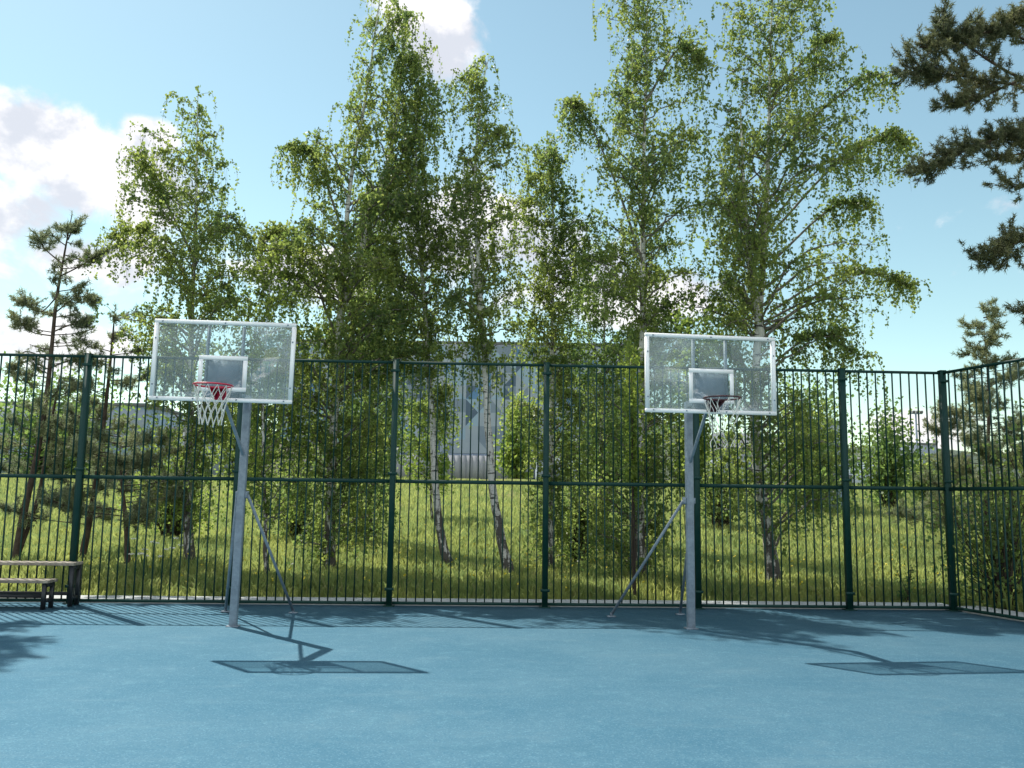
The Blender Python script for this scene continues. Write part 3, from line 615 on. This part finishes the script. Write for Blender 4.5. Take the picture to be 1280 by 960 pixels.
pine('thin young pine with sparse bent top at the left edge, left of the bench post', [(18, 705), (30, 640), (46, 570), (60, 480), (70, 380), (80, 320), (90, 268)], 18.5,
     [([(78, 330), (55, 310), (52, 300)], 7), ([(72, 370), (50, 390), (28, 375)], 9, .5), ([(76, 345), (105, 330), (122, 318)], 10, .4), ([(70, 390), (95, 372), (115, 372)], 10), ([(66, 420), (40, 415), (22, 400)], 9, .5), ([(66, 415), (90, 405), (105, 400)], 9), ([(85, 300), (92, 285), (96, 290)], 6), ([(62, 450), (30, 440), (20, 470)], 10, .5), ([(62, 460), (90, 450), (110, 455)], 10)],
     32, .085, 'needle_g', size=.10, length=.32, dens=12, auto=(2.0, 7.5, 46, 1.15, .4), nside=9, extra=[[(24, 690), (48, 620, .3), (62, 540, .4), (75, 470, .5)]])
pine('shaggy grey green young pine right behind the leftmost fence post', [(100, 712), (110, 660), (122, 590), (133, 500), (140, 430), (144, 385)], 19.0, [], 33, .085, 'needle_g', size=.11, length=.42, dens=10, auto=(1.0, 5.6, 34, 1.5, .4), nside=13)
pine('low spreading pine with grey green needles left of the left hoop', [(160, 712), (158, 660), (152, 600), (150, 560)], 18.0, [], 34, .07, 'needle_g', size=.105, length=.4, dens=10, auto=(1.1, 2.9, 22, 1.6, .8), nside=15)
pine('young pine behind the fence corner post, pointed top above the side fence', [(1232, 690), (1233, 600), (1236, 500), (1230, 408)], 24.0, [], 35, .09, 'needle_g', size=.12, length=.5, dens=8, auto=(1.0, 7.2, 80, 2.1, .3), nside=13)
pine('slender pine left of the court casting its crown shadow on the blue surface', [(-150, 690), (-160, 400), (-164, 60), (-166, -190)], 15.5, [], 36, .13, 'needle', size=.1, length=.5, dens=9, auto=(8.0, 12.6, 48, 2.3, .9), nside=14)

# ---- leafy bushes and trees as clumps of leaves on forking stems
def bush(label, c, D, wid, hgt, n, size, seed, lm, name='bush', cat='bush', group=None, deep=None, low=.05, strag=.25, round_=.5, sr=1.0, ks=None):
    r = np.random.default_rng(seed); p = at(c[0], c[1], D); z0 = float(terr(p[0], p[1])); root = thing(name, label, cat, (p[0], p[1], z0), 0, group); deep = deep or wid
    st = MB(); L = []; k = ks or max(7, int(n / 60)); sm = MB()
    for i in range(k):
        f = r.random() ** .8; ph = r.uniform(0, 6.283); rr = math.sqrt(r.random()); prof = (math.sin(math.pi * min(1, (f * .85 + .12))) ** round_)
        tip = np.array((math.cos(ph) * rr * wid / 2 * prof, math.sin(ph) * rr * deep / 2 * prof, hgt * (low + (1 - low) * f)))
        s0 = np.array((r.normal() * .04 * wid, r.normal() * .04 * wid, 0)); S = smooth_path((s0, s0 * .5 + tip * np.array((.35, .35, .5)), tip), 7)
        sm.tube(S, np.linspace((.012 + .004 * hgt) * sr, .004, 7), 4, False); m_ = int(n / k); rad = strag * min(wid, hgt) * .55
        u = .45 + .55 * r.random(m_) ; fi = u * 6; i0 = np.minimum(fi.astype(int), 5); q = S[i0] + (S[i0 + 1] - S[i0]) * (fi - i0)[:, None] + r.normal(size=(m_, 3)) * rad * np.array((1, 1, .75)) * (u[:, None] * .8)
        q[:, 2] = np.abs(q[:, 2]) + .02; L.append(q)
    sm.build('stems', MT['twig'], root); link('foliage', leaf_mesh('foliage', np.vstack(L), size, r, .2), MT[lm], root); return root
bg_ = 'bushes and small trees on the meadow'
bush('dense leafy bush close behind the right side fence', (1252, 720), 15.2, 2.6, 2.7, 4200, .08, 41, 'leaf', group=bg_, deep=2.4, low=.03)
bush('tall loose leafy shrub at the right edge behind the side fence', (1330, 720), 15.6, 2.4, 3.9, 4200, .085, 42, 'leaf', group=bg_, deep=2.6)
bush('conical green bush on the far meadow between the last two fence posts', (1112, 648), 42, 4.2, 5.0, 3600, .2, 43, 'leaf_d', group=bg_)
bush('wide dark bush on the meadow right of the right hoop', (1008, 648), 38, 5.4, 6.0, 5200, .2, 44, 'leaf_d', group=bg_)
bush('broad low bush in front of the pale buildings by the corner', (1165, 650), 46, 4.0, 2.6, 2200, .2, 45, 'leaf', group=bg_)
bush('round yellow green leafy crown rising just above the right backboard', (868, 722), 15.9, 1.25, 5.35, 4200, .08, 46, 'leaf_y', 'leafy_crown', 'tree', bg_, low=.62, sr=.3, ks=11)  # added clump of yellow green leaves on thin stems, before the birches
bush('narrow yellow green leafy crown at the left edge of the right backboard', (792, 722), 15.9, .75, 4.95, 2000, .08, 47, 'leaf_y', 'leafy_crown', 'tree', bg_, low=.62, sr=.3, ks=11)  # second added leaf clump, narrower
bush('light green shrub low behind the left hoop pole', (212, 690), 23, 3.0, 3.3, 3800, .1, 48, 'leaf_y', group=bg_)
bush('bright green shrub between the left hoop and the white trunked birch', (372, 688), 24, 2.8, 3.0, 3400, .1, 49, 'leaf', group=bg_)
bush('green shrub against the middle fence post, leaves down to the grass', (722, 700), 20.5, 1.7, 2.5, 3000, .085, 50, 'leaf', group=bg_)
bush('leafy shrub behind the torn net of the right hoop', (905, 660), 30, 3.2, 3.6, 3000, .13, 51, 'leaf', group=bg_)
bush('far rounded tree in front of the patterned building, left part', (455, 608), 70, 9, 8.0, 3600, .36, 52, 'leaf_d', 'round_tree', 'tree', bg_)
bush('far rounded tree standing left of the white trunked birch', (300, 606), 72, 8, 9.0, 3600, .36, 53, 'leaf', 'round_tree', 'tree', bg_)
bush('far rounded tree between the right leaning birch and the middle post', (648, 606), 74, 4.5, 7.2, 3600, .36, 54, 'leaf_y', 'round_tree', 'tree', bg_)
bush('far rounded tree behind the tall birch left of the right backboard', (775, 608), 76, 9, 7.5, 3600, .36, 55, 'leaf_d', 'round_tree', 'tree', bg_)
bush('far rounded tree at the left edge beyond the young pines', (60, 604), 66, 15, 8.2, 5200, .36, 56, 'leaf_d', 'round_tree', 'tree', bg_)
bush('small leafy sapling by the kerb between the last two fence posts', (1135, 742), 15.7, .45, .75, 160, .06, 57, 'leaf_d', 'sapling', 'plant', low=.1)

# ================================================================== MEADOW GRASS
def grass():
    r = np.random.default_rng(77); Cs = []; Hs = []
    for y0, y1, dens, h in ((0.62, 3.2, 700, .33), (3.2, 8, 400, .35), (8, 16, 190, .36), (16, 30, 75, .38), (30, 52, 26, .4)):
        ymax = FY0 + y1; xw = ymax * .68 + 3; n = int(dens * (y1 - y0) * 2 * xw)
        x = r.uniform(-xw, xw, n); off = r.uniform(y0, y1, n); y = FY0 + .0417 * x + off
        nr_ = np.array((-sd[1], sd[0])); dist = (x - cornP[0]) * nr_[0] + (y - cornP[1]) * nr_[1]
        Cs.append(np.stack((x, y, terr(x, y) - .01), 1)); dd = np.sin(x * 1.7) * np.sin(y * 1.3 + x * .4) * .18 + .72
        Hs.append(h * dd * r.uniform(.45, 1.25, n) * (np.clip(off / 1.5, .45, 1)))
    # beyond the side fence
    n = 9000; s = r.uniform(-.3, 10, n); off = r.uniform(.62, 6, n); q = np.stack([spt(a_, b2) for a_, b2 in zip(s, off)]); Cs.append(np.stack((q[:, 0], q[:, 1], terr(q[:, 0], q[:, 1]) - .01), 1)); Hs.append(r.uniform(.2, .55, n))
    C = np.vstack(Cs); h = np.concatenate(Hs)[:, None]; n = len(C)
    ph = r.uniform(0, 6.283, n); d = np.stack((np.cos(ph), np.sin(ph), np.zeros(n)), 1); lean = np.abs(r.normal(size=(n, 1))) * .24
    ph2 = r.uniform(0, 6.283, n); sdv = np.stack((np.cos(ph2), np.sin(ph2), np.zeros(n)), 1) * (.003 + .00034 * np.linalg.norm(C[:, :2], axis=1))[:, None]
    mid = C + d * lean * h * .4 + np.array((0, 0, 1)) * h * .6; tip = C + d * lean * h * 1.3 + np.array((0, 0, 1)) * h * (1 - .3 * lean)
    V = np.stack((C - sdv, C + sdv, mid + sdv * .8, tip), 1)   # blade: a bent sliver
    V = np.stack((C - sdv, C + sdv, tip, mid - sdv * .8), 1).reshape(-1, 3)
    print('blades', n); return np_mesh('meadow_grass', V, np.arange(4 * n).reshape(n, 4))
tag(link('meadow_grass', grass(), MT['grass']), 'tall sunlit yellow green meadow grass behind the fence', 'grass', None, 'stuff')
def flowers():
    r = np.random.default_rng(5); C = []
    for _ in range(420):
        x = r.uniform(-12, 12); o = abs(r.normal()) * 6 + .6; y = FY0 + .04 * x + o; C.append((x, y, float(terr(x, y)) + r.uniform(.25, .5)))
    C = np.repeat(np.array(C), 3, 0) + r.normal(size=(1260, 3)) * .012; return leaf_mesh('wildflowers', C, .04, r, 0)
tag(link('wildflowers', flowers(), MT['petal_y']), 'tiny yellow wildflowers scattered in the meadow grass', 'flowers', None, 'stuff')
# white umbels left of the left hoop
p = at(190, 735, 16.6); zt = float(terr(p[0], p[1])); u = thing('flowering_plant', 'white flowering wild plant in the grass left of the left hoop', 'plant', (p[0], p[1], zt))
r = np.random.default_rng(8); sm = MB(); hd = []
for i in range(13):
    x, y, z = r.normal() * .2, r.normal() * .15, r.uniform(.4, .8); sm.tube(smooth_path(((x * .4, y * .4, -.02), (x * .8, y * .8, z * .6), (x, y, z)), 5), .005, 4, False)
    a_ = r.uniform(0, 6.283, 40); q_ = np.sqrt(r.random(40)) * .055; link('flower_head', leaf_mesh('flower_head', np.stack((x + np.cos(a_) * q_, y + np.sin(a_) * q_, z + r.normal(size=40) * .008), 1), .022, r, 0), MT['petal'], u)
sm.build('stems', MT['leaf_d'], u)

# ================================================================== DISTANT BUILDINGS AND HILL
def wallm(name, c, c2, sc=0.3): return mat(name, c, .8, 0, (sc, .6, c2))
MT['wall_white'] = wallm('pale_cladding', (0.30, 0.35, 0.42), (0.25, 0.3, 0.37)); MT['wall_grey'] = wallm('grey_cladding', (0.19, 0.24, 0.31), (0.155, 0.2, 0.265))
MT['wall_blue'] = wallm('blue_cladding', (0.10, 0.21, 0.38), (0.08, 0.17, 0.32)); MT['wall_sky'] = wallm('light_blue_cladding', (0.26, 0.36, 0.47), (0.22, 0.32, 0.42))
MT['wall_navy'] = wallm('navy_cladding', (0.08, 0.12, 0.18), (0.065, 0.10, 0.15)); MT['roofing'] = wallm('roof_felt', (0.15, 0.16, 0.18), (0.11, 0.12, 0.13))
MT['pane'] = mat('dark_window_glass', (0.03, 0.045, 0.065), 0.12); MT['fence_grey'] = wallm('grey_sheet_fence', (0.30, 0.31, 0.34), (0.24, 0.25, 0.28)); MT['wall_tan'] = wallm('tan_plaster', (0.42, 0.38, 0.34), (0.36, 0.33, 0.3))
def block(name, label, px0, px1, ytop, ybase, D, depth, cat='building', group=None, wall='wall_white'):
    a, b = at(px0, ybase, D), at(px1, ybase, D); zt = at((px0 + px1) / 2, ytop, D)[2]; z0 = float(min(terr(a[0], D), terr(b[0], D))) - .5
    t = thing(name, label, cat, ((a[0] + b[0]) / 2, D, z0), 0, group); W = b[0] - a[0]; Ht = zt - z0
    m = MB(); m.box(-W / 2, W / 2, 0, depth, 0, Ht); wl = m.build('wall', MT[wall], t)
    m = MB(); m.box(-W / 2 - .25, W / 2 + .25, -.25, depth + .25, Ht, Ht + .45); m.build('roof', MT['roofing'], t)
    return t, W, Ht, wl
def windows(t, W, x0, x1, zs, nx, w_, h_, frame='wall_white'):
    for z in zs:
        for i in range(nx):
            x = x0 + (x1 - x0) * (i + .5) / nx
            f = MB(); f.box(x - w_ / 2 - .1, x + w_ / 2 + .1, -.06, -.003, z - .1, z + h_ + .1); fo = f.build('window', MT[frame], t)
            p = MB(); p.box(x - w_ / 2, x + w_ / 2, -.075, -.061, z, z + h_); p.build('pane', MT['pane'], fo)
# the patterned building
t, W, Ht, wl = block('patterned_building', 'long building clad in blue, white and grey triangles beyond the birches', 345, 800, 430, 604, 150, 30, wall='wall_grey')
r = np.random.default_rng(17); me_mats = ['wall_white', 'wall_sky', 'wall_blue', 'wall_grey', 'wall_navy']; m = MB(); idx = []; cw = 2.1
nx_ = int(W / cw); zlow = 6.2; nz_ = int((Ht - zlow - .3) / cw)
V = []; Fq = []
for i in range(nx_):
    for j in range(nz_):
        x0, z0 = -W / 2 + i * W / nx_, zlow + j * (Ht - zlow - .3) / nz_; x1, z1 = x0 + W / nx_, z0 + (Ht - zlow - .3) / nz_
        q = [(x0, z0), (x1, z0), (x1, z1), (x0, z1)]; tr = ((0, 1, 2), (0, 2, 3)) if (i + j) % 2 else ((0, 1, 3), (1, 2, 3))
        for tri in tr:
            n0 = len(V); V += [(q[k][0], -.04, q[k][1]) for k in tri]; Fq.append((n0, n0 + 1, n0 + 2)); idx.append(int(r.choice(5, p=(.34, .2, .08, .22, .16))))
me = np_mesh('triangle_cladding', V, Fq)
for k in me_mats: me.materials.append(MT[k])
me.polygons.foreach_set('material_index', np.array(idx, np.int32)); link('triangle_cladding', me, None, t)
m = MB(); m.box(-W / 2 + .5, W / 2 - .5, -.05, -.003, 3.6, 6.1); gl = m.build('ground_floor_glazing', MT['wall_navy'], t)
windows(t, W, -W / 2 + 1, W / 2 - 1, (0.9,), 16, 2.4, 2.6, 'wall_navy')
# sheet fence before it
a, b = at(470, 600, 88), at(665, 600, 88); z0 = float(terr(0, 88)); t = thing('sheet_fence', 'long grey sheet fence across the far edge of the meadow', 'fence', ((a[0] + b[0]) / 2, 88, z0)); Wf = b[0] - a[0]
m = MB(); nb = 26
for i in range(nb): m.box(-Wf / 2 + i * Wf / nb, -Wf / 2 + (i + 1) * Wf / nb - .04, -.03, .03, -.2, 2.7)
m.build('sheet', MT['fence_grey'], t); m = MB()
for i in range(0, nb + 1, 2): m.box(-Wf / 2 + i * Wf / nb - .06, -Wf / 2 + i * Wf / nb + .04, .031, .12, -.2, 2.8)
m.build('post', MT['wall_grey'], t)
# low white building to its right
t, W, Ht, wl = block('low_white_building', 'low flat white building seen under the birches by the middle post', 672, 800, 571, 605, 92, 9)
windows(t, W, -W / 2 + .6, W / 2 - .6, (1.3,), 6, 1.0, 1.1)
t, W, Ht, wl = block('small_house', 'small pale grey house seen just right of the right hoop', 905, 952, 566, 618, 80, 6)
m = MB(); m.add([(-W / 2 - .3, -.3, Ht + .46), (W / 2 + .3, -.3, Ht + .46), (W / 2 + .3, 6.3, Ht + .46), (-W / 2 - .3, 6.3, Ht + .46), (-W / 2 - .3, 3, Ht + 2), (W / 2 + .3, 3, Ht + 2)], [(0, 1, 5, 4), (2, 3, 4, 5), (0, 4, 3, 3), (1, 2, 5, 5)][:2]); m.build('pitched_roof', MT['roofing'], t)
windows(t, W, -W / 2 + .3, W / 2 - .3, (1.2,), 2, .9, 1.2)
# left: long pale industrial hall
t, W, Ht, wl = block('industrial_hall', 'long pale industrial hall with a light eaves band at the left edge', -130, 175, 506, 604, 122, 30, wall='wall_sky')
m = MB(); m.box(-W / 2, W / 2, -.08, -.003, Ht * .62, Ht * .95); m.build('upper_cladding', MT['wall_white'], t); m = MB(); m.box(-W / 2 - .2, W / 2 + .2, -1.4, -.09, Ht * .58, Ht * .62); m.build('canopy', MT['wall_white'], t)
windows(t, W, -W / 2 + 1, W / 2 - 1, (1.8,), 14, 1.8, 2.2)
t, W, Ht, wl = block('white_shed', 'small white shed behind the left net', 205, 262, 540, 604, 84, 8)
windows(t, W, -W / 2 + .4, W / 2 - .4, (1.4,), 2, 1.0, 1.1)
t, W, Ht, wl = block('grey_shed', 'small grey shed left of the white trunked birch', 335, 405, 556, 604, 95, 8, wall='wall_tan')
windows(t, W, -W / 2 + .4, W / 2 - .4, (1.4,), 2, 1.2, 1.1)
# right: apartment tower, low grey block, cabinet
t, W, Ht, wl = block('apartment_tower', 'white apartment tower with blue window grid left of the last fence post pair', 1006, 1058, 528, 612, 190, 16)
windows(t, W, -W / 2 + .4, W / 2 - .4, [2.5 + 2.5 * i for i in range(int((Ht - 3) / 2.5))], 5, 1.15, 1.3, 'wall_sky')
t, W, Ht, wl = block('low_grey_block', 'low grey blue block under the hill beside the corner post', 1112, 1215, 572, 618, 140, 20, wall='wall_grey')
windows(t, W, -W / 2 + .6, W / 2 - .6, (1.5, 4.2), 7, 1.0, 1.2)
t, W, Ht, wl = block('pale_apartment_block', 'pale apartment block behind the low grey block', 1128, 1172, 556, 600, 200, 14)
windows(t, W, -W / 2 + .6, W / 2 - .6, [2.5 + 2.8 * i for i in range(int((Ht - 3) / 2.8))], 4, 1.2, 1.3, 'wall_sky')
t, W, Ht, wl = block('transformer_kiosk', 'small blue grey transformer kiosk on the meadow left of the last long fence post', 1026, 1058, 606, 658, 40, 1.4, 'kiosk', wall='wall_grey')
for sx in (-1, 1):
    m = MB(); m.box(sx * W / 4 - W / 4 + .04, sx * W / 4 + W / 4 - .04, -.03, -.003, .55, Ht - .12); d = m.build('door', MT['wall_sky'], t); k = MB(); k.box(-sx * .0 + sx * .08 - .015, sx * .08 + .015, -.06, -.031, 1.1, 1.25); k.build('handle', MT['black'], d)
# floodlight mast
p = at(1147, 570, 170); z0 = float(terr(p[0], 170)); zt = at(1147, 517, 170)[2] - z0; t = thing('floodlight_mast', 'tall thin floodlight mast against the sky left of the corner post', 'light mast', (p[0], 170, z0))
m = MB(); m.tube([(0, 0, 0), (0, 0, zt)], (.28, .16), 8); m.build('pole', MT['wall_grey'], t)
m = MB(); m.bar((-1.3, 0, zt), (1.3, 0, zt), .2, .2); m.build('crossbar', MT['wall_grey'], t)
for i in range(4):
    m = MB(); x = -1.1 + i * .73; m.box(x - .25, x + .25, -.3, .1, zt + .12, zt + .55); m.build('lamp', MT['roofing'], t)
# wooded hill
xs = np.linspace(-900, 900, 140); ys = np.linspace(380, 900, 24); X, Y = np.meshgrid(xs, ys); f = np.clip((Y - 380) / 160, 0, 1)
crest = 30 + 14 * np.sin(X * .011 + .8) + 8 * np.sin(X * .031) + np.where(X < -60, 22 * np.clip((-60 - X) / 200, 0, 1), 0)
Z = 3 + crest * np.sin(f * math.pi / 2) + np.random.default_rng(2).normal(size=X.shape) * 1.3 * f
ii = np.arange(23)[:, None] * 140; jj = np.arange(139)[None]
MT['hill'] = mat('far_woodland', (0.045, 0.07, 0.045), 1.0, 0, (.03, .8, (0.09, 0.105, 0.06)), (.08, 1.0))
tag(link('hills', np_mesh('hills', np.stack((X, Y, Z), -1).reshape(-1, 3), np.stack((ii + jj, ii + jj + 1, ii + jj + 141, ii + jj + 140), -1).reshape(-1, 4)), MT['hill'], smooth=True), 'low wooded hills on the horizon', None, None, 'structure')
print('total leaves', TOTAL[0])
